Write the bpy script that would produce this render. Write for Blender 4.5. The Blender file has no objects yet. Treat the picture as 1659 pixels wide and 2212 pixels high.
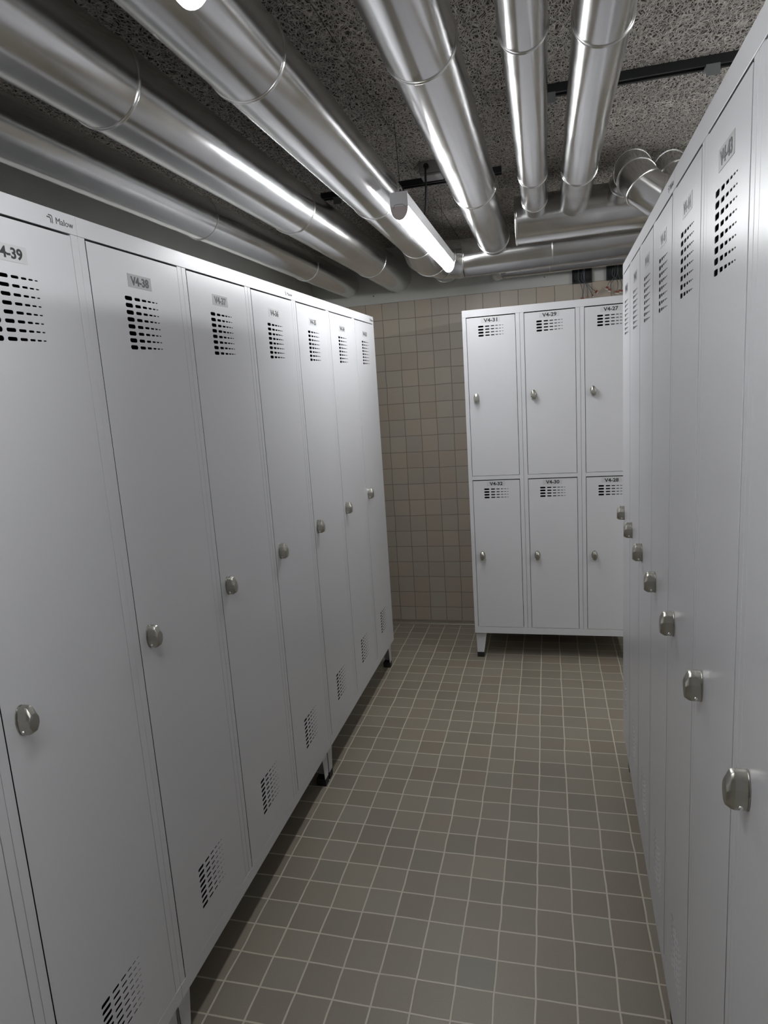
import bpy, bmesh, math, random
from mathutils import Vector, Matrix
random.seed(7)
PI = math.pi
scene = bpy.context.scene
col = scene.collection

# ------------------------------------------------------------------ camera
W_IMG = 1659.0
cam_d = bpy.data.cameras.new('camera')
cam = bpy.data.objects.new('camera', cam_d)
col.objects.link(cam)
rt = Vector((0.9643382, 0.25529438, -0.0698328))
up = Vector((0.01995479, 0.19296543, 0.98100262))
fw = Vector((-0.26391978, 0.9474118, -0.18098959))
M = Matrix(((rt.x, up.x, -fw.x), (rt.y, up.y, -fw.y), (rt.z, up.z, -fw.z)))
cam.matrix_world = Matrix.Translation((0.88059, -3.63438, 1.58544)) @ M.to_4x4()
cam_d.sensor_fit = 'HORIZONTAL'
cam_d.sensor_width = 36.0
cam_d.lens = 36.0 * 1469.763 / W_IMG
cam_d.shift_x = 45.3 / W_IMG
cam_d.shift_y = 6.435 / W_IMG
cam_d.clip_start = 0.02
scene.camera = cam

# ------------------------------------------------------------------ world, exposure
wd = bpy.data.worlds.new('world'); scene.world = wd
wd.use_nodes = True
wd.node_tree.nodes['Background'].inputs[0].default_value = (0.5, 0.5, 0.5, 1)
wd.node_tree.nodes['Background'].inputs[1].default_value = 0.0
vs = scene.view_settings
vs.view_transform = 'Standard'; vs.look = 'None'; vs.gamma = 1.0; vs.use_curve_mapping = False
vs.exposure = 1.38
LAMP_STRENGTH = 17.0

# ------------------------------------------------------------------ material helpers
def new_mat(name):
    m = bpy.data.materials.new(name); m.use_nodes = True
    nt = m.node_tree
    b = nt.nodes['Principled BSDF']
    return m, nt, b

def N(nt, t, **kw):
    n = nt.nodes.new(t)
    for k, v in kw.items(): setattr(n, k, v)
    return n

def simple(name, c, rough=0.5, metal=0.0, spec=0.5, noise=0.0, nscale=40.0, bump=0.0, coat=0.0):
    m, nt, b = new_mat(name)
    b.inputs['Base Color'].default_value = (*c, 1)
    b.inputs['Roughness'].default_value = rough
    b.inputs['Metallic'].default_value = metal
    b.inputs['Specular IOR Level'].default_value = spec
    if coat: b.inputs['Coat Weight'].default_value = coat
    if noise or bump:
        tc = N(nt, 'ShaderNodeTexCoord')
        no = N(nt, 'ShaderNodeTexNoise'); no.inputs['Scale'].default_value = nscale
        no.inputs['Detail'].default_value = 4
        nt.links.new(tc.outputs['Object'], no.inputs['Vector'])
        if noise:
            mr = N(nt, 'ShaderNodeMapRange')
            mr.inputs['To Min'].default_value = 1 - noise; mr.inputs['To Max'].default_value = 1 + noise
            nt.links.new(no.outputs['Fac'], mr.inputs['Value'])
            mx = N(nt, 'ShaderNodeVectorMath', operation='SCALE')
            mx.inputs[0].default_value = c
            nt.links.new(mr.outputs[0], mx.inputs['Scale'])
            nt.links.new(mx.outputs[0], b.inputs['Base Color'])
        if bump:
            bp = N(nt, 'ShaderNodeBump'); bp.inputs['Strength'].default_value = bump
            bp.inputs['Distance'].default_value = 0.001
            nt.links.new(no.outputs['Fac'], bp.inputs['Height'])
            nt.links.new(bp.outputs[0], b.inputs['Normal'])
    return m

def tile_mat(name, axes, origin, pitch, grout_w, c_tile, c_grout, rough, var=0.10, specks=False):
    """square tiles in world coordinates with grout joints"""
    m, nt, b = new_mat(name)
    geo = N(nt, 'ShaderNodeNewGeometry')
    sep = N(nt, 'ShaderNodeSeparateXYZ')
    # small waviness of the joints
    no = N(nt, 'ShaderNodeTexNoise'); no.inputs['Scale'].default_value = 7.0; no.inputs['Detail'].default_value = 1
    nt.links.new(geo.outputs['Position'], no.inputs['Vector'])
    sub = N(nt, 'ShaderNodeVectorMath', operation='SUBTRACT'); sub.inputs[1].default_value = (0.5, 0.5, 0.5)
    nt.links.new(no.outputs['Color'], sub.inputs[0])
    sc = N(nt, 'ShaderNodeVectorMath', operation='SCALE'); sc.inputs['Scale'].default_value = 0.008
    nt.links.new(sub.outputs[0], sc.inputs[0])
    ad = N(nt, 'ShaderNodeVectorMath', operation='ADD')
    nt.links.new(geo.outputs['Position'], ad.inputs[0]); nt.links.new(sc.outputs[0], ad.inputs[1])
    nt.links.new(ad.outputs[0], sep.inputs[0])
    ids = []; dists = []
    for ax, o in zip(axes, origin):
        s = N(nt, 'ShaderNodeMath', operation='SUBTRACT'); s.inputs[1].default_value = o
        nt.links.new(sep.outputs[ax], s.inputs[0])
        dv = N(nt, 'ShaderNodeMath', operation='DIVIDE'); dv.inputs[1].default_value = pitch
        nt.links.new(s.outputs[0], dv.inputs[0])
        fl = N(nt, 'ShaderNodeMath', operation='FLOOR'); nt.links.new(dv.outputs[0], fl.inputs[0])
        fr = N(nt, 'ShaderNodeMath', operation='FRACT'); nt.links.new(dv.outputs[0], fr.inputs[0])
        a = N(nt, 'ShaderNodeMath', operation='SUBTRACT'); a.inputs[1].default_value = 0.5
        nt.links.new(fr.outputs[0], a.inputs[0])
        ab = N(nt, 'ShaderNodeMath', operation='ABSOLUTE'); nt.links.new(a.outputs[0], ab.inputs[0])
        ids.append(fl); dists.append(ab)
    mx = N(nt, 'ShaderNodeMath', operation='MAXIMUM')
    nt.links.new(dists[0].outputs[0], mx.inputs[0]); nt.links.new(dists[1].outputs[0], mx.inputs[1])
    g = 0.5 - grout_w / pitch / 2
    mr = N(nt, 'ShaderNodeMapRange'); mr.interpolation_type = 'SMOOTHSTEP'
    mr.inputs['From Min'].default_value = g - 0.008; mr.inputs['From Max'].default_value = g + 0.008
    nt.links.new(mx.outputs[0], mr.inputs['Value'])
    cb = N(nt, 'ShaderNodeCombineXYZ')
    nt.links.new(ids[0].outputs[0], cb.inputs[0]); nt.links.new(ids[1].outputs[0], cb.inputs[1])
    wn = N(nt, 'ShaderNodeTexWhiteNoise'); nt.links.new(cb.outputs[0], wn.inputs['Vector'])
    n2 = N(nt, 'ShaderNodeTexNoise'); n2.inputs['Scale'].default_value = 260; n2.inputs['Detail'].default_value = 3
    nt.links.new(geo.outputs['Position'], n2.inputs['Vector'])
    v1 = N(nt, 'ShaderNodeMapRange'); v1.inputs['To Min'].default_value = 1 - var; v1.inputs['To Max'].default_value = 1 + var
    nt.links.new(wn.outputs['Value'], v1.inputs['Value'])
    v2 = N(nt, 'ShaderNodeMapRange'); v2.inputs['To Min'].default_value = 0.88; v2.inputs['To Max'].default_value = 1.12
    nt.links.new(n2.outputs['Fac'], v2.inputs['Value'])
    mu = N(nt, 'ShaderNodeMath', operation='MULTIPLY')
    nt.links.new(v1.outputs[0], mu.inputs[0]); nt.links.new(v2.outputs[0], mu.inputs[1])
    # per tile hue shift between two clay tones
    hm = N(nt, 'ShaderNodeMix', data_type='RGBA')
    hm.inputs[6].default_value = (c_tile[0] * 1.04, c_tile[1] * 0.99, c_tile[2] * 0.96, 1)
    hm.inputs[7].default_value = (c_tile[0] * 0.96, c_tile[1] * 1.01, c_tile[2] * 1.02, 1)
    nt.links.new(wn.outputs['Color'], hm.inputs[0])
    tl = N(nt, 'ShaderNodeVectorMath', operation='SCALE')
    nt.links.new(hm.outputs[2], tl.inputs[0]); nt.links.new(mu.outputs[0], tl.inputs['Scale'])
    fin = N(nt, 'ShaderNodeMix', data_type='RGBA')
    fin.inputs[7].default_value = (*c_grout, 1)
    nt.links.new(mr.outputs[0], fin.inputs[0]); nt.links.new(tl.outputs[0], fin.inputs[6])
    out = fin.outputs[2]
    if specks:
        vo = N(nt, 'ShaderNodeTexNoise'); vo.inputs['Scale'].default_value = 38; vo.inputs['Detail'].default_value = 5
        vo.inputs['Roughness'].default_value = 0.75
        nt.links.new(geo.outputs['Position'], vo.inputs['Vector'])
        th = N(nt, 'ShaderNodeMapRange'); th.inputs['From Min'].default_value = 0.735; th.inputs['From Max'].default_value = 0.79
        th.inputs['To Max'].default_value = 0.5
        nt.links.new(vo.outputs['Fac'], th.inputs['Value'])
        f2 = N(nt, 'ShaderNodeMix', data_type='RGBA'); f2.inputs[7].default_value = (0.5, 0.48, 0.44, 1)
        nt.links.new(th.outputs[0], f2.inputs[0]); nt.links.new(out, f2.inputs[6])
        out = f2.outputs[2]
    nt.links.new(out, b.inputs['Base Color'])
    b.inputs['Roughness'].default_value = rough
    # tiles stand proud of joints
    inv = N(nt, 'ShaderNodeMath', operation='SUBTRACT'); inv.inputs[0].default_value = 1.0
    nt.links.new(mr.outputs[0], inv.inputs[1])
    s2 = N(nt, 'ShaderNodeMath', operation='MULTIPLY'); s2.inputs[1].default_value = 0.12
    nt.links.new(n2.outputs['Fac'], s2.inputs[0])
    sm = N(nt, 'ShaderNodeMath', operation='ADD'); nt.links.new(inv.outputs[0], sm.inputs[0]); nt.links.new(s2.outputs[0], sm.inputs[1])
    bp = N(nt, 'ShaderNodeBump'); bp.inputs['Strength'].default_value = 0.6; bp.inputs['Distance'].default_value = 0.0012
    nt.links.new(sm.outputs[0], bp.inputs['Height']); nt.links.new(bp.outputs[0], b.inputs['Normal'])
    return m

def concrete_mat():
    m, nt, b = new_mat('painted_concrete')
    geo = N(nt, 'ShaderNodeNewGeometry')
    no = N(nt, 'ShaderNodeTexNoise'); no.inputs['Scale'].default_value = 5; no.inputs['Detail'].default_value = 8
    nt.links.new(geo.outputs['Position'], no.inputs['Vector'])
    cr = N(nt, 'ShaderNodeMapRange'); cr.inputs['To Min'].default_value = 0.46; cr.inputs['To Max'].default_value = 0.58
    nt.links.new(no.outputs['Fac'], cr.inputs['Value'])
    vo = N(nt, 'ShaderNodeTexVoronoi'); vo.inputs['Scale'].default_value = 26
    nt.links.new(geo.outputs['Position'], vo.inputs['Vector'])
    sp = N(nt, 'ShaderNodeSeparateColor'); nt.links.new(vo.outputs['Color'], sp.inputs[0])
    rad = N(nt, 'ShaderNodeMapRange'); rad.inputs['From Min'].default_value = 0.45; rad.inputs['To Min'].default_value = 0.0; rad.inputs['To Max'].default_value = 0.12
    nt.links.new(sp.outputs[0], rad.inputs['Value'])
    lt = N(nt, 'ShaderNodeMath', operation='LESS_THAN'); nt.links.new(vo.outputs['Distance'], lt.inputs[0]); nt.links.new(rad.outputs[0], lt.inputs[1])
    mx = N(nt, 'ShaderNodeMix', data_type='RGBA'); mx.inputs[7].default_value = (0.05, 0.048, 0.045, 1)
    cc = N(nt, 'ShaderNodeCombineColor')
    mulb = N(nt, 'ShaderNodeMath', operation='MULTIPLY'); mulb.inputs[1].default_value = 0.94
    nt.links.new(cr.outputs[0], mulb.inputs[0])
    nt.links.new(cr.outputs[0], cc.inputs[0]); nt.links.new(cr.outputs[0], cc.inputs[1]); nt.links.new(mulb.outputs[0], cc.inputs[2])
    nt.links.new(cc.outputs[0], mx.inputs[6]); nt.links.new(lt.outputs[0], mx.inputs[0])
    nt.links.new(mx.outputs[2], b.inputs['Base Color'])
    b.inputs['Roughness'].default_value = 0.85
    bp = N(nt, 'ShaderNodeBump'); bp.inputs['Strength'].default_value = 0.25; bp.inputs['Distance'].default_value = 0.003
    nt.links.new(no.outputs['Fac'], bp.inputs['Height']); nt.links.new(bp.outputs[0], b.inputs['Normal'])
    return m

def woodwool_mat():
    """cement bonded wood wool: pale curly strands over dark pores"""
    m, nt, b = new_mat('wood_wool_board')
    geo = N(nt, 'ShaderNodeNewGeometry')
    prev = None
    for i, (scl, rot, w) in enumerate([(72, 0.0, 0.13), (92, 0.9, 0.12), (118, 1.9, 0.14)]):
        mp = N(nt, 'ShaderNodeMapping'); mp.inputs['Rotation'].default_value = (0, 0, rot)
        mp.inputs['Scale'].default_value = (1.0, 0.42, 1.0); mp.inputs['Location'].default_value = (i * 3.1, i * 1.7, 0)
        nz = N(nt, 'ShaderNodeTexNoise'); nz.inputs['Scale'].default_value = 28; nz.inputs['Detail'].default_value = 1
        nt.links.new(geo.outputs['Position'], nz.inputs['Vector'])
        s = N(nt, 'ShaderNodeVectorMath', operation='SCALE'); s.inputs['Scale'].default_value = 0.036
        nt.links.new(nz.outputs['Color'], s.inputs[0])
        a = N(nt, 'ShaderNodeVectorMath', operation='ADD')
        nt.links.new(geo.outputs['Position'], a.inputs[0]); nt.links.new(s.outputs[0], a.inputs[1])
        nt.links.new(a.outputs[0], mp.inputs['Vector'])
        vo = N(nt, 'ShaderNodeTexVoronoi', feature='DISTANCE_TO_EDGE'); vo.inputs['Scale'].default_value = scl
        nt.links.new(mp.outputs[0], vo.inputs['Vector'])
        r = N(nt, 'ShaderNodeMapRange'); r.inputs['From Min'].default_value = 0.02; r.inputs['From Max'].default_value = w
        r.inputs['To Min'].default_value = 1.0 - 0.12 * i; r.inputs['To Max'].default_value = 0.0
        nt.links.new(vo.outputs['Distance'], r.inputs['Value'])
        if prev is None: prev = r.outputs[0]
        else:
            mx = N(nt, 'ShaderNodeMath', operation='MAXIMUM')
            nt.links.new(prev, mx.inputs[0]); nt.links.new(r.outputs[0], mx.inputs[1]); prev = mx.outputs[0]
    ramp = N(nt, 'ShaderNodeMix', data_type='RGBA')
    ramp.inputs[6].default_value = (0.09, 0.082, 0.073, 1)
    ramp.inputs[7].default_value = (0.76, 0.71, 0.65, 1)
    nt.links.new(prev, ramp.inputs[0])
    n3 = N(nt, 'ShaderNodeTexNoise'); n3.inputs['Scale'].default_value = 3; n3.inputs['Detail'].default_value = 3
    nt.links.new(geo.outputs['Position'], n3.inputs['Vector'])
    mr = N(nt, 'ShaderNodeMapRange'); mr.inputs['To Min'].default_value = 0.85; mr.inputs['To Max'].default_value = 1.15
    nt.links.new(n3.outputs['Fac'], mr.inputs['Value'])
    rnd = N(nt, 'ShaderNodeMapRange'); rnd.inputs['To Min'].default_value = 0.92; rnd.inputs['To Max'].default_value = 1.08
    nt.links.new(geo.outputs['Random Per Island'], rnd.inputs['Value'])
    mm = N(nt, 'ShaderNodeMath', operation='MULTIPLY'); nt.links.new(mr.outputs[0], mm.inputs[0]); nt.links.new(rnd.outputs[0], mm.inputs[1])
    fs = N(nt, 'ShaderNodeVectorMath', operation='SCALE')
    nt.links.new(ramp.outputs[2], fs.inputs[0]); nt.links.new(mm.outputs[0], fs.inputs['Scale'])
    nt.links.new(fs.outputs[0], b.inputs['Base Color'])
    b.inputs['Roughness'].default_value = 0.95
    b.inputs['Specular IOR Level'].default_value = 0.1
    bp = N(nt, 'ShaderNodeBump'); bp.inputs['Strength'].default_value = 0.9; bp.inputs['Distance'].default_value = 0.004
    nt.links.new(prev, bp.inputs['Height']); nt.links.new(bp.outputs[0], b.inputs['Normal'])
    return m

def steel_mat(name, c, r0, r1, aniso=0.0):
    m, nt, b = new_mat(name)
    b.inputs['Metallic'].default_value = 1.0
    b.inputs['Base Color'].default_value = (*c, 1)
    tc = N(nt, 'ShaderNodeTexCoord')
    mp = N(nt, 'ShaderNodeMapping'); mp.inputs['Scale'].default_value = (9, 9, 9)
    nt.links.new(tc.outputs['Object'], mp.inputs['Vector'])
    no = N(nt, 'ShaderNodeTexNoise'); no.inputs['Scale'].default_value = 1.0; no.inputs['Detail'].default_value = 5
    nt.links.new(mp.outputs[0], no.inputs['Vector'])
    mr = N(nt, 'ShaderNodeMapRange'); mr.inputs['From Min'].default_value = 0.3; mr.inputs['From Max'].default_value = 0.7
    mr.inputs['To Min'].default_value = r0; mr.inputs['To Max'].default_value = r1
    nt.links.new(no.outputs['Fac'], mr.inputs['Value'])
    nt.links.new(mr.outputs[0], b.inputs['Roughness'])
    fs = N(nt, 'ShaderNodeVectorMath', operation='SCALE'); fs.inputs[0].default_value = c
    m2 = N(nt, 'ShaderNodeMapRange'); m2.inputs['To Min'].default_value = 0.9; m2.inputs['To Max'].default_value = 1.08
    nt.links.new(no.outputs['Fac'], m2.inputs['Value'])
    nt.links.new(m2.outputs[0], fs.inputs['Scale']); nt.links.new(fs.outputs[0], b.inputs['Base Color'])
    n2 = N(nt, 'ShaderNodeTexNoise'); n2.inputs['Scale'].default_value = 6.0; n2.inputs['Detail'].default_value = 1
    nt.links.new(tc.outputs['Object'], n2.inputs['Vector'])
    bp = N(nt, 'ShaderNodeBump'); bp.inputs['Strength'].default_value = 0.05; bp.inputs['Distance'].default_value = 0.002
    nt.links.new(n2.outputs['Fac'], bp.inputs['Height']); nt.links.new(bp.outputs[0], b.inputs['Normal'])
    return m

def emit_mat(name, c, s):
    m, nt, b = new_mat(name)
    b.inputs['Base Color'].default_value = (0.9, 0.9, 0.9, 1)
    b.inputs['Emission Color'].default_value = (*c, 1)
    b.inputs['Emission Strength'].default_value = s
    return m

M_FLOOR = tile_mat('floor_tiles', (0, 1), (0.8203, 0.2084), 0.10431, 0.0052, (0.245, 0.215, 0.172), (0.52, 0.475, 0.385), 0.42, 0.10, True)
M_WALLTILE = tile_mat('wall_tiles', (0, 2), (-0.2111, 2.1048), 0.10431, 0.0042, (0.395, 0.348, 0.288), (0.205, 0.178, 0.146), 0.38, 0.05)
M_COVE = tile_mat('cove_tiles', (0, 2), (-0.2111, -0.05), 0.10431, 0.004, (0.25, 0.215, 0.175), (0.30, 0.27, 0.22), 0.4, 0.05)
M_CONC = concrete_mat()
M_WOOL = woodwool_mat()
M_SLAB = simple('dark_joint_slab', (0.03, 0.028, 0.026), 0.9)
M_PAINT = simple('grey_powder_coat', (0.57, 0.57, 0.585), 0.30, spec=0.5, noise=0.01, nscale=300, bump=0.05)
M_INNER_SHADE = simple('black_interior_shade', (0.012, 0.012, 0.012), 0.8)  # shade inside the lockers as a colour; real interiors share the grey paint
M_PLATE_D = simple('grey_label_film', (0.30, 0.30, 0.30), 0.4, noise=0.18, nscale=500)
M_PLATE_L = simple('pale_label_film', (0.50, 0.50, 0.505), 0.4, noise=0.05, nscale=500)
M_INK = simple('black_ink', (0.018, 0.018, 0.02), 0.5)
M_INK_G = simple('grey_ink', (0.06, 0.06, 0.065), 0.5)
M_NICKEL = steel_mat('brushed_nickel', (0.46, 0.45, 0.40), 0.22, 0.34)
M_DUCT = steel_mat('galvanised_steel', (0.72, 0.72, 0.72), 0.17, 0.23)
M_BEAD = steel_mat('bright_seam_steel', (0.82, 0.82, 0.80), 0.16, 0.26)
M_RUBBER = simple('black_rubber', (0.012, 0.012, 0.012), 0.6)
M_RAIL = simple('dark_rail_steel', (0.035, 0.037, 0.038), 0.45, metal=0.6)
M_CLIP = simple('zinc_clip', (0.30, 0.32, 0.33), 0.4, metal=0.7)
M_LAMPBODY = simple('white_lamp_housing', (0.66, 0.66, 0.67), 0.35)
M_CAP = simple('grey_end_cap', (0.50, 0.44, 0.43), 0.5)
M_EMIT = emit_mat('lit_diffuser', (0.965, 0.98, 1.0), LAMP_STRENGTH)
M_EMIT_NEAR = emit_mat('lit_diffuser_dimmer', (0.965, 0.98, 1.0), LAMP_STRENGTH * 0.72)
M_EMIT_AISLE = emit_mat('lit_diffuser_aisle', (0.965, 0.98, 1.0), LAMP_STRENGTH * 1.5)
M_BOXP = simple('grey_plastic_box', (0.26, 0.25, 0.25), 0.5)
M_BLACKP = simple('black_plastic', (0.012, 0.012, 0.013), 0.5)
M_CABLE = simple('black_cable', (0.014, 0.014, 0.015), 0.5)
M_WIRE = simple('grey_blue_wire', (0.10, 0.105, 0.12), 0.5)
M_NUT = simple('rust_brown_connector', (0.20, 0.045, 0.015), 0.4)
M_NUTW = simple('white_connector_end', (0.7, 0.7, 0.68), 0.4)

# ------------------------------------------------------------------ mesh helpers
def link(name, me, parent=None, mat=None):
    o = bpy.data.objects.new(name, me); col.objects.link(o)
    if mat is not None and len(me.materials) == 0: me.materials.append(mat)
    if parent is not None: o.parent = parent
    return o

def obj(name, bm, mat, parent=None, smooth=False, bevel=0.0):
    if bevel:
        bmesh.ops.bevel(bm, geom=list(bm.edges), offset=bevel, segments=2, affect='EDGES', profile=0.5)
    bmesh.ops.recalc_face_normals(bm, faces=bm.faces)
    me = bpy.data.meshes.new(name); bm.to_mesh(me); bm.free()
    if smooth:
        for p in me.polygons: p.use_smooth = True
        if smooth != 'all':
            me.set_sharp_from_angle(angle=math.radians(35))
    return link(name, me, parent, mat)

def box(bm, x0, x1, y0, y1, z0, z1):
    vs_ = [bm.verts.new((x, y, z)) for x in (x0, x1) for y in (y0, y1) for z in (z0, z1)]
    for f in ((0, 1, 3, 2), (4, 6, 7, 5), (0, 4, 5, 1), (2, 3, 7, 6), (0, 2, 6, 4), (1, 5, 7, 3)):
        bm.faces.new([vs_[i] for i in f])
    return vs_

def prism(bm, pts, y0, y1, s1=1.0, cx=0.0, cz=0.0, ax='y'):
    """extrude a 2D outline (x,z) from y0 to y1, the far outline scaled by s1 about (cx,cz)"""
    a = [bm.verts.new((x, y0, z)) for x, z in pts]
    b = [bm.verts.new((cx + (x - cx) * s1, y1, cz + (z - cz) * s1)) for x, z in pts]
    n = len(pts)
    for i in range(n):
        bm.faces.new((a[i], a[(i + 1) % n], b[(i + 1) % n], b[i]))
    bm.faces.new(a); bm.faces.new(b)

def tag(o, label, cat, group=None):
    o['label'] = label; o['category'] = cat
    if group: o['group'] = group
    return o

def empty(name, loc, rz, label, cat, group=None):
    o = bpy.data.objects.new(name, None); col.objects.link(o)
    o.empty_display_size = 0.1
    o.location = loc; o.rotation_euler = (0, 0, rz)
    return tag(o, label, cat, group)

def copy_part(src, parent, name=None):
    c = src.copy(); col.objects.link(c); c.parent = parent
    if name: c.name = name
    return c

def frames(pts):
    """mitre planes along a polyline: list of (point, normal, tangent_in)"""
    P = [Vector(p) for p in pts]; T = [(P[i + 1] - P[i]).normalized() for i in range(len(P) - 1)]
    out = []
    for i, p in enumerate(P):
        if i == 0: n = T[0]
        elif i == len(P) - 1: n = T[-1]
        else: n = (T[i - 1] + T[i]).normalized()
        out.append((p, n))
    return P, T, out

def tube(bm, pts, radii, seg=48, caps=True):
    """pipe through pts with mitred joints"""
    P, T, fr = frames(pts)
    if not isinstance(radii, (list, tuple)): radii = [radii] * len(P)
    t = T[0]
    ref = Vector((0, 0, 1)) if abs(t.z) < 0.9 else Vector((1, 0, 0))
    u = t.cross(ref).normalized(); v = u.cross(t).normalized()
    rings = []
    for i, (p, n) in enumerate(fr):
        ti = T[max(0, i - 1)]
        if i > 1:
            q = T[i - 2].rotation_difference(T[i - 1]); u = q @ u; v = q @ v
        r = radii[i]
        ring = []
        for k in range(seg):
            a = 2 * PI * k / seg
            o_ = u * math.cos(a) * r + v * math.sin(a) * r
            d = -(o_.dot(n)) / ti.dot(n)
            ring.append(bm.verts.new(p + o_ + ti * d))
        rings.append(ring)
    for i in range(len(rings) - 1):
        for k in range(seg):
            bm.faces.new((rings[i][k], rings[i][(k + 1) % seg], rings[i + 1][(k + 1) % seg], rings[i + 1][k]))
    if caps:
        bm.faces.new(rings[0]); bm.faces.new(rings[-1])
    return rings

def bead(bm, p, n, r, w=0.010, h=0.0032, seg=64, tan=None):
    """rolled bead around a duct, plane normal n"""
    p = Vector(p); n = Vector(n).normalized()
    ref = Vector((0, 0, 1)) if abs(n.z) < 0.9 else Vector((1, 0, 0))
    u = n.cross(ref).normalized(); v = u.cross(n).normalized()
    prof = [(-w / 2, -0.001), (-w / 2 * 0.75, h * 0.7), (-w * 0.15, h), (w * 0.15, h), (w / 2 * 0.75, h * 0.7), (w / 2, -0.001)]
    rows = []
    for k in range(seg):
        a = 2 * PI * k / seg; d = u * math.cos(a) + v * math.sin(a)
        k_ = 1.0
        if tan is not None: k_ = 1.0 / math.sqrt(max(0.2, 1.0 - d.dot(tan) ** 2))
        rows.append([bm.verts.new(p + d * (r * k_ + hh) + n * ww) for ww, hh in prof])
    for k in range(seg):
        A, B = rows[k], rows[(k + 1) % seg]
        for j in range(len(prof)):
            j2 = (j + 1) % len(prof)
            bm.faces.new((A[j], B[j], B[j2], A[j2]))

def mesh_from_curve(cu):
    o = bpy.data.objects.new('tmp', cu); col.objects.link(o)
    dg = bpy.context.evaluated_depsgraph_get(); dg.update()
    me = bpy.data.meshes.new_from_object(o.evaluated_get(dg))
    bpy.data.objects.remove(o); bpy.data.curves.remove(cu)
    return me

def text_mesh(s, width, height, bold=0.03):
    cu = bpy.data.curves.new('t', 'FONT'); cu.body = s; cu.size = 1.0
    cu.offset = bold; cu.extrude = 0.01; cu.resolution_u = 4
    me = mesh_from_curve(cu)
    xs = [v.co.x for v in me.vertices]; ys = [v.co.y for v in me.vertices]
    x0, x1, y0, y1 = min(xs), max(xs), min(ys), max(ys)
    for v in me.vertices:
        x = (v.co.x - (x0 + x1) / 2) / (x1 - x0) * width
        y = (v.co.y - (y0 + y1) / 2) / (y1 - y0) * height
        v.co = (x, -v.co.z * 0.02, y)
    return me

def flat_with_holes(outer, holes, thick, name):
    """sheet in the local x/z plane, front face at y=0, with real cut-outs"""
    cu = bpy.data.curves.new(name, 'CURVE'); cu.dimensions = '2D'; cu.fill_mode = 'BOTH'; cu.extrude = thick / 2
    for poly in [outer] + holes:
        sp = cu.splines.new('POLY'); sp.points.add(len(poly) - 1); sp.use_cyclic_u = True
        for i, (x, z) in enumerate(poly): sp.points[i].co = (x, z, 0, 1)
    me = mesh_from_curve(cu)
    for v in me.vertices:
        x, z, y = v.co; v.co = (x, thick / 2 - y, z)
    bm = bmesh.new(); bm.from_mesh(me)
    bmesh.ops.remove_doubles(bm, verts=bm.verts, dist=1e-6)
    bmesh.ops.recalc_face_normals(bm, faces=bm.faces)
    bm.to_mesh(me); bm.free()
    me.name = name
    return me

def slot(cx, cz, w, h):
    r = h / 2 * 0.98; pts = []
    for sx, sz, a0 in ((1, 1, 0), (-1, 1, 90), (-1, -1, 180), (1, -1, 270)):
        for k in range(4):
            a = math.radians(a0 + k * 30)
            pts.append((cx + sx * (w / 2 - r) + math.cos(a) * r, cz + sz * (h / 2 - r) + math.sin(a) * r))
    return pts

# ------------------------------------------------------------------ room shell
X0, X1, Y0, Y1, ZC = -0.56, 3.40, -6.20, 0.697, 2.43
YW = 0.6888

def structure(name, bm, mat, **k):
    o = obj(name, bm, mat, **k); o['kind'] = 'structure'; return o

bm = bmesh.new(); box(bm, X0 - 0.2, X1 + 0.2, Y0 - 0.2, Y1 + 0.2, -0.1, 0.0)
structure('floor', bm, M_FLOOR)
# wood wool boards with narrow joints
bm = bmesh.new()
cols = [(X0 - 0.1, -0.205), (-0.205, 0.395), (0.395, 0.995), (0.995, 1.595), (1.595, 2.195), (2.195, 2.795), (2.795, X1 + 0.1)]
offs = [-0.5, -1.12, -0.30, -1.06, -0.45, -1.2, -0.6]
g = 0.0016
for (a, c), off in zip(cols, offs):
    ys = [off + 1.2 * k for k in range(-6, 3)]
    ys = [Y0 - 0.1] + [y for y in ys if Y0 < y < Y1] + [Y1 + 0.1]
    for y0_, y1_ in zip(ys[:-1], ys[1:]):
        box(bm, a + g, c - g, y0_ + g, y1_ - g, ZC, ZC + 0.03)
structure('ceiling', bm, M_WOOL)
bm = bmesh.new(); box(bm, X0 - 0.2, X1 + 0.2, Y0 - 0.2, Y1 + 0.2, ZC + 0.031, ZC + 0.2)
structure('trim_1', bm, M_SLAB)
bm = bmesh.new(); box(bm, X0 - 0.2, X0, Y0 - 0.2, Y1 + 0.2, 0, ZC + 0.031)
structure('wall_left', bm, M_CONC)
bm = bmesh.new(); box(bm, X1, X1 + 0.2, Y0 - 0.2, Y1 + 0.2, 0, ZC + 0.031)
structure('wall_right', bm, M_CONC)
bm = bmesh.new(); box(bm, X0, X1, Y0 - 0.2, Y0, 0, ZC + 0.031)
structure('wall_front', bm, M_CONC)
# back wall: plastered concrete above, tiled below
bm = bmesh.new(); box(bm, X0, X1, Y1, Y1 + 0.2, 0, ZC + 0.031)
wb = structure('wall_back', bm, M_CONC)
bm = bmesh.new(); box(bm, X0, X1, YW, Y1, 0.0, 2.1048)
obj('tiling', bm, M_WALLTILE, wb)
bm = bmesh.new()
prof = [(YW - 0.010, 0.0), (YW - 0.009, 0.004), (YW - 0.004, 0.010), (YW - 0.0015, 0.018), (YW - 0.001, 0.032), (YW, 0.032), (YW, 0.0)]
A = [bm.verts.new((X0, y, z)) for y, z in prof]; B_ = [bm.verts.new((X1, y, z)) for y, z in prof]
for i in range(len(prof)):
    j = (i + 1) % len(prof); bm.faces.new((A[i], A[j], B_[j], B_[i]))
bm.faces.new(A); bm.faces.new(B_)
structure('baseboard_back', bm, M_COVE)

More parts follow.
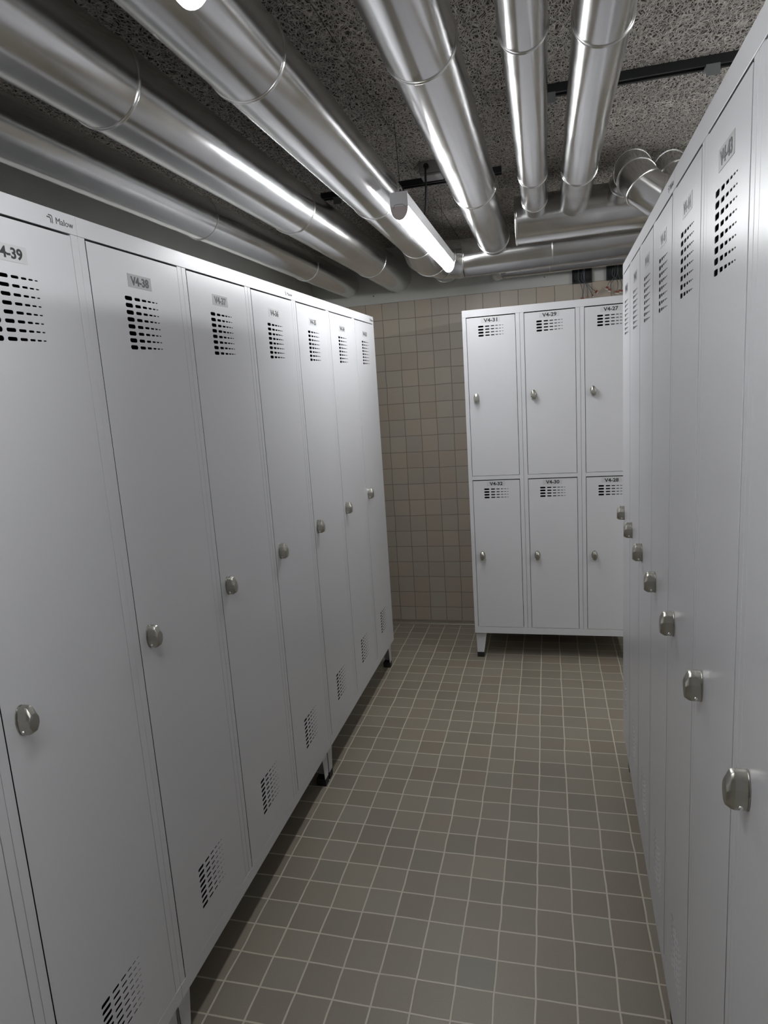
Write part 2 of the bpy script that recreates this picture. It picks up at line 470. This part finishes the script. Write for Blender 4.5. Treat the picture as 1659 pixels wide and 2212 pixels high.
# ------------------------------------------------------------------ lockers
ZT, ZB = 1.9585, 0.155          # top and underside of a unit
DEPTH = 0.49
STILE = 0.0225
SW = [0.0287, 0.0232, 0.0188, 0.0140, 0.0116, 0.0083]
SH = [0.0093, 0.0068, 0.0052, 0.0040, 0.0031, 0.0023]
SX = []
_x = 0.0
for i, w in enumerate(SW):
    SX.append(_x + w / 2); _x += w + [0.0080, 0.0061, 0.0052, 0.0042, 0.0040, 0][i]
SWT = _x

def vent(x0, ztop_row, rows, pitch):
    return [slot(x0 + SX[i], ztop_row - r * pitch, SW[i], SH[i]) for r in range(rows) for i in range(6)]

def door_mesh(w, z0, z1, kind):
    gp = 0.0012
    outer = [(-w / 2 + gp, z0 + gp), (w / 2 - gp, z0 + gp), (w / 2 - gp, z1 - 0.0035), (-w / 2 + gp, z1 - 0.0035)]
    vx = -SWT / 2 + (0.0015 if kind == 'tall' else 0.0)
    if kind == 'tall':
        holes = vent(vx, z1 - 0.101, 8, 0.01515) + vent(vx, z0 + 0.207, 8, 0.01515)
    else:
        holes = vent(vx, z1 - 0.0515, 4, 0.0155)
    return flat_with_holes(outer, holes, 0.0012, 'door')

door_cache = {}
def knob_parts():
    bm = bmesh.new()
    # rosette plate
    n = 20
    prism(bm, [(0.0155 * math.cos(2 * PI * k / n), 0.0275 * math.sin(2 * PI * k / n)) for k in range(n)], 0.0, -0.002)
    out = [(-0.0060, 0.0258), (0.0060, 0.0258), (0.0098, 0.019), (0.0130, 0.006), (0.0130, -0.008), (0.0105, -0.018), (0.0060, -0.0250), (-0.0060, -0.0250), (-0.0105, -0.018), (-0.0130, -0.008), (-0.0130, 0.006), (-0.0098, 0.019)]
    face = [(-0.0042, 0.0120), (0.0042, 0.0120), (0.0082, 0.0080), (0.0122, 0.0025), (0.0122, -0.0075), (0.0084, -0.0140), (0.0040, -0.0195), (-0.0040, -0.0195), (-0.0084, -0.0140), (-0.0122, -0.0075), (-0.0122, 0.0025), (-0.0082, 0.0080)]
    layers = [[bm.verts.new((x, -0.002, z)) for x, z in out], [bm.verts.new((x, -0.0165, z)) for x, z in out],
              [bm.verts.new((x * 0.97, -0.0205, z * 0.93)) for x, z in out], [bm.verts.new((x, -0.0262, z)) for x, z in face]]
    for L0, L1 in zip(layers[:-1], layers[1:]):
        for i in range(len(out)):
            j = (i + 1) % len(out); bm.faces.new((L0[i], L0[j], L1[j], L1[i]))
    bm.faces.new(layers[-1])
    bmesh.ops.bevel(bm, geom=[e for e in bm.edges if e.calc_length() > 0.004], offset=0.0007, segments=2, affect='EDGES', profile=0.5)
    bmesh.ops.recalc_face_normals(bm, faces=bm.faces)
    me = bpy.data.meshes.new('knob'); bm.to_mesh(me); bm.free()
    for p in me.polygons: p.use_smooth = True
    me.set_sharp_from_angle(angle=math.radians(24))
    me.materials.append(M_NICKEL)
    bm = bmesh.new()
    for sx in (-1, 1):
        tube(bm, [(sx * 0.0088, -0.010, -0.0165), (sx * 0.0130, -0.010, -0.0178), (sx * 0.0138, -0.010, -0.0181)], [0.0030, 0.0030, 0.0014], seg=12)
    bmesh.ops.recalc_face_normals(bm, faces=bm.faces)
    me2 = bpy.data.meshes.new('lock_pin'); bm.to_mesh(me2); bm.free()
    for p in me2.polygons: p.use_smooth = True
    me2.materials.append(M_BEAD)
    return me, me2
KNOB_ME, PIN_ME = knob_parts()

def plate_mesh(w, h, mat):
    bm = bmesh.new(); box(bm, -w / 2, w / 2, -0.0004, 0.0, -h / 2, h / 2)
    me = bpy.data.meshes.new('number_plate'); bm.to_mesh(me); bm.free(); me.materials.append(mat); return me
PLATES = {('tall', 'd'): plate_mesh(0.093, 0.029, M_PLATE_D), ('tall', 'l'): plate_mesh(0.093, 0.029, M_PLATE_L),
          ('half', 'l'): plate_mesh(0.100, 0.026, M_PLATE_L)}

def leg_mesh(mirror):
    """corner foot folded from sheet: two tapering flanges; outer corner at origin"""
    s = -1 if mirror else 1
    bm = bmesh.new()
    prism(bm, [(0.003 * s, 0.125), (0.066 * s, 0.125), (0.047 * s, 0.0), (0.007 * s, 0.0)], 0.020, 0.0215)
    # side flange
    a = [(0.003, 0.0200, 0.125), (0.003, 0.082, 0.125), (0.007, 0.060, 0.0), (0.007, 0.0200, 0.0)]
    A = [bm.verts.new((x * s, y, z)) for x, y, z in a]; Bq = [bm.verts.new(((x + 0.0015) * s, y, z)) for x, y, z in a]
    for i in range(4):
        j = (i + 1) % 4; bm.faces.new((A[i], A[j], Bq[j], Bq[i]))
    bm.faces.new(A); bm.faces.new(Bq)
    bmesh.ops.recalc_face_normals(bm, faces=bm.faces)
    me = bpy.data.meshes.new('leg'); bm.to_mesh(me); bm.free(); me.materials.append(M_PAINT)
    bm = bmesh.new(); box(bm, min(0.008 * s, 0.046 * s), max(0.008 * s, 0.046 * s), 0.0195, 0.060, -0.030, 0.0005)
    me2 = bpy.data.meshes.new('foot_pad'); bm.to_mesh(me2); bm.free(); me2.materials.append(M_RUBBER)
    return me, me2
LEGS = {False: leg_mesh(False), True: leg_mesh(True)}

def logo_mesh():
    me = text_mesh('Malow', 0.049, 0.0115, bold=0.0)
    bm = bmesh.new(); bm.from_mesh(me)
    # two nested bent strokes
    for x, z, s in ((0.0, 0.0, 1.0), (-0.0045, -0.0040, 0.8)):
        c = [(-0.0445 + x, 0.0078 + z), (-0.0360 + x, 0.0078 + z), (-0.0335 + x, 0.0050 + z), (-0.0335 + x, -0.0070 - 0.0 + (0.004 if s < 1 else 0) + z * 0.0),
             (-0.0355 + x, -0.0070 + (0.004 if s < 1 else 0)), (-0.0355 + x, 0.0044 + z), (-0.0366 + x, 0.0057 + z), (-0.0445 + x, 0.0057 + z)]
        if s < 1: c = [(px, -0.0070 if pz < -0.002 else pz) for px, pz in c]
        prism(bm, c, 0.0, -0.0002)
    bmesh.ops.recalc_face_normals(bm, faces=bm.faces)
    bm.to_mesh(me); bm.free(); me.name = 'logo'; me.materials.append(M_INK_G)
    return me
LOGO_ME = logo_mesh()

unit_cache = {}
def locker_unit(loc, rz, pitch, n, numbers, label, group, half=False, plates=None):
    """numbers: left to right as seen from the front (upper row, then lower row for half doors)"""
    root = empty('locker_unit', loc, rz, label, 'locker', group)
    Wd = pitch * n
    key = (pitch, n, half)
    if key not in unit_cache:
        bm = bmesh.new()
        t = 0.0012
        box(bm, 0.0004, t, 0.0205, DEPTH, ZB, ZT)
        box(bm, Wd - t, Wd - 0.0004, 0.0205, DEPTH, ZB, ZT)
        box(bm, t, Wd - t, DEPTH - t, DEPTH, ZB, ZT)
        box(bm, t, Wd - t, 0.0205, DEPTH - t, ZT - t, ZT)
        box(bm, t, Wd - t, 0.0205, DEPTH - t, ZB, ZB + t)
        for k in range(1, n): box(bm, pitch * k - t, pitch * k + t, 0.022, DEPTH - t, ZB + t, ZT - t)
        if half: box(bm, t, Wd - t, 0.022, DEPTH - t, 1.056, 1.058)
        bmesh.ops.recalc_face_normals(bm, faces=bm.faces)
        me = bpy.data.meshes.new('body'); bm.to_mesh(me); bm.free(); me.materials.append(M_PAINT)
        bm = bmesh.new()  # added open-fronted boxes, black for the shade behind vent slots and door gaps
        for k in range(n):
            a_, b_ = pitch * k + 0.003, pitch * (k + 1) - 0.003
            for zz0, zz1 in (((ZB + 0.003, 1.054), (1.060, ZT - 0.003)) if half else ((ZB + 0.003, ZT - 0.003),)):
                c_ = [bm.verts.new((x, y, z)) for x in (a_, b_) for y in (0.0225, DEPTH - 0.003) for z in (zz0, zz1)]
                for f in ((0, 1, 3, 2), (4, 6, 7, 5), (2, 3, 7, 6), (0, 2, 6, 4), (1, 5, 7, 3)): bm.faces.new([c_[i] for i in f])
        ml = bpy.data.meshes.new('inner_shade'); bm.to_mesh(ml); bm.free(); ml.materials.append(M_INNER_SHADE)
        bm = bmesh.new()
        box(bm, 0.0004, Wd - 0.0004, 0.0, 0.0200, 1.9215, ZT)
        box(bm, 0.0004, Wd - 0.0004, 0.0, 0.0200, ZB, 0.1935)
        gg = 0.0006
        for k in range(n):
            xa, xb = k * pitch, (k + 1) * pitch
            l0 = 0.0004 if k == 0 else gg
            r0 = 0.0004 if k == n - 1 else gg
            box(bm, xa + l0, xa + STILE - 0.0012, 0.0004, 0.0200, 0.1937, 1.9213)
            box(bm, xb - STILE + 0.0012, xb - r0, 0.0004, 0.0200, 0.1937, 1.9213)
            if half: box(bm, xa + STILE - 0.0011, xb - STILE + 0.0011, 0.0004, 0.0200, 1.0475, 1.0690)
        bmesh.ops.bevel(bm, geom=list(bm.edges), offset=0.0008, segments=2, affect='EDGES', profile=0.5)
        bmesh.ops.recalc_face_normals(bm, faces=bm.faces)
        mf = bpy.data.meshes.new('front_frame'); bm.to_mesh(mf); bm.free(); mf.materials.append(M_PAINT)
        unit_cache[key] = (me, mf, ml)
    me, mf, ml = unit_cache[key]; link('inner_shade', ml, root)
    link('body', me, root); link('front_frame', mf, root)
    dw = pitch - 2 * STILE
    if half: rows = [(1.0700, 1.9200, numbers[:n], 1.4945), (0.1945, 1.0465, numbers[n:], 0.6155)]
    else: rows = [(0.1935, 1.9205, numbers, 1.066)]
    for z0, z1, nums, kz in rows:
        for k, num in enumerate(nums):
            dk = (dw, z0, z1)
            if dk not in door_cache:
                dm = door_mesh(dw, z0, z1, 'half' if half else 'tall'); dm.materials.append(M_PAINT); door_cache[dk] = dm
            dr = link('door', door_cache[dk], root); dr.location = ((k + 0.5) * pitch, 0.0, 0)
            kb = link('knob', KNOB_ME, dr); kb.location = (-pitch / 2 + 0.062, -0.0002, kz)
            lp = link('lock_pin', PIN_ME, dr); lp.location = (-pitch / 2 + 0.062, -0.0002, kz)
            pz = z1 - (0.0215 if half else 0.0615)
            px = 0.0 if half else 0.0015
            tone = (plates or {}).get(num, 'l')
            pl = link('number_plate', PLATES[('half' if half else 'tall', tone)], dr); pl.location = (px, -0.0001, pz)
            tm = text_mesh('V4-%d' % num, 0.071, 0.0195); tm.materials.append(M_INK)
            tx = link('number', tm, dr); tx.location = (px, -0.0007, pz)
    for (x, mir) in ((0.0, False), (Wd, True)):
        for back in (False, True):
            m1, m2 = LEGS[mir]
            if back:
                lg = link('leg', LEGS[not mir][0], root); lg.location = (x, DEPTH, 0.030); lg.rotation_euler = (0, 0, PI)
                fp = link('foot_pad', LEGS[not mir][1], lg)
            else:
                lg = link('leg', m1, root); lg.location = (x, 0, 0.030)
                fp = link('foot_pad', m2, lg)
    if not half:
        lo = link('logo', LOGO_ME, root); lo.location = (Wd - 0.010 - 0.0245, -0.0003, 1.9385)
    return root

aL, aR, aB = -0.00259, -0.02221, -0.00141
GL, GR = 'tall grey lockers along the left wall', 'tall grey lockers along the right side'
dirL = Vector((-math.sin(aL), math.cos(aL), 0))
pl_l = {38: 'd', 37: 'd', 39: 'l', 36: 'l'}
locker_unit(dirL * -1.2, PI / 2 + aL, 0.4, 3, [35, 34, 33], 'tall grey locker unit with doors V4-35 to V4-33, far end of left row', 'locker', False, pl_l)['group'] = GL
locker_unit(dirL * -2.4, PI / 2 + aL, 0.4, 3, [38, 37, 36], 'tall grey locker unit with doors V4-38, V4-37 and V4-36, middle of left row', 'locker', False, pl_l)['group'] = GL
locker_unit(dirL * -3.6, PI / 2 + aL, 0.4, 3, [41, 40, 39], 'tall grey locker unit with door V4-39, nearest in the left row, cut by the frame', 'locker', False, pl_l)['group'] = GL
locker_unit((0.45137, 0.14016, 0), aB, 0.3, 3, [31, 29, 27, 32, 30, 28], 'grey locker unit with two rows of short doors, V4-31 above V4-32, against tiled wall', 'locker', True)
oR = Vector((1.152, -0.92026, 0)); dirR = Vector((-math.sin(aR), math.cos(aR), 0))
pl_r = {k: 'd' for k in range(42, 49)}
locker_unit(oR, -PI / 2 + aR, 0.3, 4, [48, 47, 46, 45], 'tall grey four-door locker unit at the far end of the right row', 'locker', False, pl_r)['group'] = GR
locker_unit(oR - dirR * 1.2, -PI / 2 + aR, 0.3, 3, [44, 43, 42], 'tall grey locker unit with doors V4-44 and V4-43, nearest on the right', 'locker', False, pl_r)['group'] = GR

# ------------------------------------------------------------------ ducts
GD = 'galvanised ventilation ducts under the ceiling'
def duct(label, pts, radii, rings, seams=(), extra=None):
    """thing at the duct's lowest start point; pipe body, and every rolled joint ring, are parts"""
    base = Vector(pts[0])
    root = empty('ventilation_duct', base, 0, label, 'duct', GD)
    P = [Vector(p) - base for p in pts]
    bm = bmesh.new(); tube(bm, P, radii, seg=96)
    obj('pipe', bm, M_DUCT, root, smooth=True)
    for rg in rings:
        p, n, r = rg[:3]
        tn = Vector(rg[3]).normalized() if len(rg) > 3 else None
        bm = bmesh.new(); bead(bm, Vector(p) - base, n, r, seg=96, tan=tn)
        obj('joint_ring', bm, M_BEAD, root, smooth='all')
    return root

Yd = (0, 1, 0)
rA, xA, zA = 0.0728, -0.315, 2.234
duct('lowest galvanised duct, nearest the left wall, running just above the left lockers', [(xA, -6.15, zA), (xA, 0.70, zA)], rA,
     [((xA, y, zA), Yd, rA) for y in (-5.7, -4.6, -3.5, -2.38, -1.25, -0.12)])
rB, xB_, zB_ = 0.0900, 0.001, 2.251
duct('second galvanised duct from the left, with a long bright lamp reflection', [(xB_, -6.15, zB_), (xB_, 0.70, zB_)], rB,
     [((xB_, y, zB_), Yd, rB) for y in (-5.6, -4.5, -3.38, -2.26, -1.15, 0.0)])
# C : runs to the back, widens, and turns to the right with a segmented elbow into F
rC, xC, zC_ = 0.0875, 0.300, 2.271
rF, yF, zF = 0.100, 0.300, 2.249
Cp = [(xC, -6.15, zC_), (xC, -0.25, zC_), (xC - 0.006, -0.04, zF), (xC + 0.003, 0.115, zF), (xC + 0.045, 0.235, zF), (xC + 0.132, yF, zF), (xC + 0.160, yF, zF)]
duct('galvanised duct directly behind the lamp, turning right in a segmented elbow', Cp, [rC, rC, rF, rF, rF, rF, rF],
     [((xC, y, zC_), Yd, rC) for y in (-5.5, -4.4, -3.3, -2.2, -1.10)] + [((xC, -0.25, zC_), Yd, rC)] +
     [(Cp[i], (Vector(Cp[i]) - Vector(Cp[i - 1])).normalized() + (Vector(Cp[i + 1]) - Vector(Cp[i])).normalized(), rF, Vector(Cp[i]) - Vector(Cp[i - 1])) for i in (3, 4, 5)])
duct('lower crosswise galvanised duct running right along the back wall', [(xC + 0.162, yF, zF), (2.9, yF, zF + 0.05)], rF,
     [((x, yF, zF + (x - 0.44) * 0.0203), (1, 0, 0), rF) for x in (0.925, 2.1)])
rD, xD, zD = 0.0815, 0.630, 2.312
duct('wide central galvanised duct coming straight overhead, right of the lamp', [(xD, -6.15, zD), (xD, 0.228, zD)], rD,
     [((xD, y, zD), Yd, rD) for y in (-5.6, -4.4, -3.2, -2.02, -0.85)] + [((xD, 0.13, zD), Yd, rD)])
rG, yG, zG = 0.098, -0.385, 2.263
duct('upper crosswise galvanised manifold duct with a capped left end', [(0.762, yG, zG), (2.9, yG, zG + 0.03)], rG,
     [((0.768, yG, zG), (1, 0, 0), rG), ((2.2, yG, zG + 0.02), (1, 0, 0), rG)])
rE, xE, zE = 0.0500, 0.848, 2.295
duct('narrow galvanised duct, left of the two running into the manifold', [(xE, -6.15, zE), (xE, -0.468, zE)], rE,
     [((xE, y, zE), Yd, rE) for y in (-5.5, -4.4, -3.2, -2.03, -0.97, -0.60)])
rE2, xE2, zE2 = 0.0600, 1.006, 2.293
duct('narrow galvanised duct, right of the two running into the manifold', [(xE2, -6.15, zE2), (xE2, -0.466, zE2)], rE2,
     [((xE2, y, zE2), Yd, rE2) for y in (-5.4, -4.2, -3.1, -2.02, -0.955)])
# elbows rising from the manifold and dropping to the right
def elbow(P, label, r=0.066):
    V = [Vector(p) for p in P]
    rings = []
    for i in (2, 3, 4, 5):
        n = ((V[i] - V[i - 1]).normalized() + (V[i + 1] - V[i]).normalized())
        rings.append((P[i], n, r, V[i] - V[i - 1]))
    rings.append((V[0].lerp(V[1], 0.6), (V[1] - V[0]), 0.0565))
    return duct(label, P, [0.055, 0.056] + [r] * (len(P) - 2), rings)
elbow([(1.193, -0.46, 2.300), (1.203, -0.560, 2.338), (1.216, -0.634, 2.340), (1.221, -0.722, 2.290), (1.238, -0.784, 2.240), (1.285, -0.775, 2.205), (1.37, -0.768, 2.197), (2.0, -0.768, 2.197)],
      'galvanised elbow duct looping off the crosswise manifold, in front of it', 0.070)
elbow([(1.356, -0.46, 2.300), (1.360, -0.500, 2.325), (1.366, -0.540, 2.340), (1.373, -0.600, 2.300), (1.392, -0.630, 2.262), (1.440, -0.628, 2.240), (1.52, -0.625, 2.238), (2.1, -0.625, 2.238)],
      'second galvanised elbow duct, half hidden behind the tall lockers on the right', 0.068)
# thin duct under F with an elbow into the wall
rH = 0.040
Hp = [(0.615, 0.70, 2.202), (0.622, 0.640, 2.202), (0.655, 0.595, 2.202), (0.71, 0.580, 2.202), (0.76, 0.580, 2.202), (2.9, 0.580, 2.214)]
duct('thin duct tucked below the crosswise duct, close to the tiled wall', Hp, rH,
     [(Hp[2], (1, -0.8, 0), rH), (Hp[4], (1, 0, 0), rH), ((0.912, 0.58, 2.203), (1, 0, 0), rH)])
# stub behind the elbow into the wall
duct('short galvanised stub entering the wall behind the segmented elbow', [(0.318, 0.385, 2.256), (0.318, 0.70, 2.256)], 0.078, [((0.318, 0.60, 2.256), Yd, 0.078)])

# ------------------------------------------------------------------ mounting rails
def rail(x0, x1, y, label, clips):
    root = empty('mounting_rail', (x0, y, ZC), 0, label, 'rail', 'dark mounting rails on the ceiling')
    L = x1 - x0
    bm = bmesh.new()
    w, h, t = 0.041, 0.024, 0.0025
    o = [(-w/2, 0), (-w/2, -h), (-0.010, -h), (-0.010, -h + 0.006), (-0.010 - t, -h + 0.006), (-0.010 - t, -h + t), (-w/2 + t, -h + t), (-w/2 + t, -t),
         (w/2 - t, -t), (w/2 - t, -h + t), (0.010 + t, -h + t), (0.010 + t, -h + 0.006), (0.010, -h + 0.006), (0.010, -h), (w/2, -h), (w/2, 0)]
    A = [bm.verts.new((0, a, b)) for a, b in o]; Bv = [bm.verts.new((L, a, b)) for a, b in o]
    for i in range(len(o)):
        j = (i + 1) % len(o); bm.faces.new((A[i], A[j], Bv[j], Bv[i]))
    bm.faces.new(A); bm.faces.new(Bv)
    bmesh.ops.triangulate(bm, faces=[f for f in bm.faces if len(f.verts) > 4])
    obj('channel', bm, M_RAIL, root)
    for cx in clips:
        bm = bmesh.new()
        box(bm, cx - x0 - 0.018, cx - x0 + 0.018, -0.026, 0.026, -h - 0.004, -h - 0.0005)
        box(bm, cx - x0 - 0.018, cx - x0 + 0.018, 0.023, 0.026, -h - 0.0005, -0.004)
        box(bm, cx - x0 - 0.018, cx - x0 + 0.018, -0.026, -0.023, -h - 0.030, -h - 0.004)
        tube(bm, [(cx - x0, 0, -h - 0.004), (cx - x0, 0, -h - 0.011)], 0.008, seg=6)
        obj('clip', bm, M_CLIP, root)
    return root
rail(-0.045, 0.722, -0.607, 'black mounting rail on the ceiling, above the lamp and central duct', [0.03])
rail(0.880, 2.9, -1.330, 'black mounting rail on the ceiling, crossing above the two narrow ducts', [0.905, 1.345, 2.0])

# ------------------------------------------------------------------ junction box and cable
jb = empty('junction_box', (0.462, -0.795, ZC), 0, 'grey junction box on the ceiling beside the central duct', 'junction box')
bm = bmesh.new(); box(bm, -0.042, 0.048, -0.040, 0.052, -0.042, 0.0); obj('housing', bm, M_BOXP, jb, bevel=0.005)
bm = bmesh.new(); box(bm, -0.038, 0.044, -0.036, 0.048, -0.052, -0.0425); obj('lid', bm, M_BOXP, jb, bevel=0.003)
bm = bmesh.new(); tube(bm, [(-0.010, -0.055, -0.022), (-0.010, -0.0405, -0.022)], 0.010, seg=16); obj('gland', bm, M_CABLE, jb, smooth=True)
pc = [(0.452, -0.848, ZC - 0.022), (0.452, -0.858, ZC - 0.026), (0.451, -0.862, ZC - 0.045), (0.449, -0.855, ZC - 0.10), (0.444, -0.845, ZC - 0.16), (0.430, -0.835, 2.219)]
bm = bmesh.new(); b0 = Vector(pc[-1]); tube(bm, [Vector(p) - b0 for p in pc], 0.0042, seg=12)
o = obj('power_cable', bm, M_CABLE, None, smooth='all'); o.location = b0
tag(o, 'black power cable hanging from the ceiling box down to the lamp', 'cable')

# ------------------------------------------------------------------ linear lamps
def lamp(xc, y0, y1, ztop, label, wires=True, glow=None):
    glow = glow or M_EMIT
    root = empty('linear_lamp', (xc, y0, ztop), 0, label, 'lamp', 'suspended linear lamps')
    L = y1 - y0; w = 0.058; hb = 0.044; hr = 0.042
    bm = bmesh.new()
    pts = [(-w/2, -hb), (-w/2, -0.003), (-w/2 + 0.003, 0), (w/2 - 0.003, 0), (w/2, -0.003), (w/2, -hb)]
    prism(bm, pts, 0.006, L - 0.006); obj('housing', bm, M_LAMPBODY, root)
    def arc(r):
        q = [(-r, -hb)]
        for k in range(1, 16):
            a = PI + PI * k / 16
            q.append((r * math.cos(a), -hb + (hr) * math.sin(a) * (r / (w / 2))))
        return q + [(r, -hb)]
    bm = bmesh.new(); prism(bm, arc(w/2 - 0.0005), 0.006, L - 0.006)
    obj('diffuser', bm, glow, root, smooth=True)
    for (a, b_, s) in ((0.0, 0.006, -1), (L - 0.006, L, 1)):
        bm = bmesh.new(); prism(bm, [(-w/2 - 0.0008, -hb), (-w/2 - 0.0008, 0.0008), (w/2 + 0.0008, 0.0008), (w/2 + 0.0008, -hb)] , a, b_)
        cp = obj('end_cap', bm, M_LAMPBODY, root)
        bm = bmesh.new(); prism(bm, arc(w/2 + 0.0006), a, b_)
        obj('lens_cap', bm, M_CAP if s < 0 else glow, root, smooth=True)
        # joint line between housing cap and lens cap
        bm = bmesh.new()
        yy = a - 0.0004 if s < 0 else b_ + 0.0004
        line = [(-0.019, -hb - 0.006), (-0.015, -hb + 0.004), (-0.010, -hb + 0.0055), (0.010, -hb + 0.0055), (0.015, -hb + 0.004), (0.021, -hb - 0.001)]
        for p, q in zip(line[:-1], line[1:]):
            tube(bm, [(p[0], yy, p[1]), (q[0], yy, q[1])], 0.0006, seg=6)
        obj('cap_joint', bm, M_INK_G, cp)
    if wires:
        for yy in (0.10 * 0 + 0.018, L - 0.16):
            bm = bmesh.new(); tube(bm, [(0.004, yy, 0.016), (0.002, yy - 0.03, ZC - ztop)], 0.0009, seg=6)
            wv = obj('suspension_wire', bm, M_RAIL, root)
            bm = bmesh.new()
            n = 14; pts3 = [Vector((0.004 + 0.0055 * math.cos(2*PI*k/n), yy, 0.008 + 0.009 * math.sin(2*PI*k/n))) for k in range(n + 1)]
            for p, q in zip(pts3[:-1], pts3[1:]): tube(bm, [p, q], 0.0011, seg=6)
            obj('hook', bm, M_BEAD, wv, smooth='all')
    return root
lamp(0.421, -1.272, -0.072, 2.2165, 'lit linear lamp hanging on two wires above the aisle')
lamp(0.450, -3.925, -2.728, 2.170, 'lit linear lamp overhead, only its far tip showing at the top edge', glow=M_EMIT_NEAR)
lamp(2.45, -1.9, -0.7, 2.2165, 'lit linear lamp behind the right-hand lockers, out of view', glow=M_EMIT_AISLE)
lamp(2.45, -3.9, -2.7, 2.2165, 'lit linear lamp nearer the room entrance, behind the right-hand lockers, out of view', glow=M_EMIT_AISLE)

# ------------------------------------------------------------------ wall recess frames with loose cables
def wall_frame(x0, x1, z0, z1, label):
    root = empty('wall_box', (x0, Y1, z0), 0, label, 'wall box', 'black open wall boxes over the short lockers')
    w, h = x1 - x0, z1 - z0
    bm = bmesh.new(); yf = -0.020
    box(bm, 0, 0.005, yf, 0.0, 0, h); box(bm, w - 0.005, w, yf, 0.0, 0, h)
    box(bm, 0.005, w - 0.005, yf, 0.0, 0, 0.006); box(bm, 0.005, w - 0.005, yf, 0.0, h - 0.006, h)
    obj('frame', bm, M_RAIL, root)
    bm = bmesh.new(); box(bm, 0.005, w - 0.005, -0.003, -0.0005, 0.006, h - 0.006); obj('back_plate', bm, M_BLACKP, root)
    for cx in (0.013, w - 0.013):
        bm = bmesh.new()
        n = 16
        for k in range(n):
            a0, a1 = 2*PI*k/n, 2*PI*(k+1)/n
            tube(bm, [(cx + 0.007*math.cos(a0), yf + 0.001, 0.014 + 0.007*math.sin(a0)), (cx + 0.007*math.cos(a1), yf + 0.001, 0.014 + 0.007*math.sin(a1))], 0.002, seg=6)
        obj('screw_eye', bm, M_RAIL, root, smooth='all')
    return root
wall_frame(1.036, 1.146, 2.100, 2.205, 'black open wall box with hanging cables, left of two above door V4-27')
wall_frame(1.224, 1.334, 2.100, 2.205, 'black open wall box with hanging cables, right of two, partly behind tall lockers')

def wire(pts, label, caps=1):
    base = Vector(pts[-1])
    root = empty('loose_wire', base, 0, label, 'wire', 'loose wires hanging from the wall boxes')
    # smooth the polyline
    V = [Vector(p) - base for p in pts]; sm = []
    for i in range(len(V) - 1):
        p0 = V[max(0, i-1)]; p1 = V[i]; p2 = V[i+1]; p3 = V[min(len(V)-1, i+2)]
        for k in range(5):
            t = k / 5
            sm.append(0.5 * ((2*p1) + (-p0+p2)*t + (2*p0-5*p1+4*p2-p3)*t*t + (-p0+3*p1-3*p2+p3)*t*t*t))
    sm.append(V[-1])
    bm = bmesh.new(); tube(bm, sm, 0.0019, seg=8); obj('insulation', bm, M_WIRE, root, smooth='all')
    dv = (V[-1] - V[-2]).normalized()
    q = Vector((0, 0, 0))
    sd = dv.cross(Vector((0, 1, 0))).normalized()
    for k in range(caps):
        c = q + sd * (0.008 * (k - (caps - 1) / 2))
        bm = bmesh.new(); tube(bm, [c, c + dv * 0.011, c + dv * 0.012], [0.0045, 0.0045, 0.003], seg=10)
        n = obj('connector', bm, M_NUT, root, smooth=True)
        bm = bmesh.new(); tube(bm, [c + dv * 0.012, c + dv * 0.016], 0.0036, seg=10)
        obj('connector_tip', bm, M_NUTW, n, smooth=True)
    return root
yo, yl = 0.685, 0.655
W1 = [([(1.073, yo, 2.18), (1.070, yo, 2.13), (1.082, 0.662, 2.095), (1.092, yl, 2.05), (1.089, yl, 2.018)], 'wire with rust connector, leftmost below the left wall box', 2),
      ([(1.098, yo, 2.19), (1.099, yo, 2.12), (1.100, 0.660, 2.085), (1.096, yl, 2.05), (1.094, yl, 2.020)], 'wire with rust connector, second from left below the left wall box', 1),
      ([(1.102, yo, 2.19), (1.104, yo, 2.12), (1.112, 0.660, 2.09), (1.120, yl, 2.055), (1.120, yl, 2.022)], 'wire with rust connector, hanging straight in the middle below the left wall box', 1),
      ([(1.094, yo, 2.17), (1.090, yo, 2.12), (1.112, 0.660, 2.09), (1.130, yl, 2.06), (1.143, yl, 2.030)], 'wire with rust connector, bent right below the left wall box', 1),
      ([(1.106, yo, 2.19), (1.106, yo, 2.12), (1.116, 0.658, 2.095), (1.140, yl, 2.065), (1.162, yl, 2.046)], 'pale wire reaching furthest right from the left wall box', 2),
      ([(1.272, yo, 2.19), (1.268, yo, 2.13), (1.258, 0.660, 2.105), (1.236, yl, 2.085), (1.228, yl, 2.064)], 'wire with rust connectors, bent left below the right wall box', 2),
      ([(1.280, yo, 2.19), (1.282, yo, 2.13), (1.266, 0.660, 2.10), (1.246, yl, 2.08), (1.240, yl, 2.052)], 'wire with rust connectors, second from left below the right wall box', 2),
      ([(1.262, yo, 2.17), (1.256, yo, 2.13), (1.276, 0.660, 2.10), (1.284, yl, 2.07), (1.280, yl, 2.036)], 'wire with rust connectors, hanging in the middle below the right wall box', 3),
      ([(1.290, yo, 2.19), (1.288, yo, 2.13), (1.300, 0.660, 2.09), (1.304, yl, 2.06), (1.300, yl, 2.040)], 'wire with rust connectors, close to the tall lockers below the right wall box', 3)]
for p, l, c in W1: wire(p, l, c)
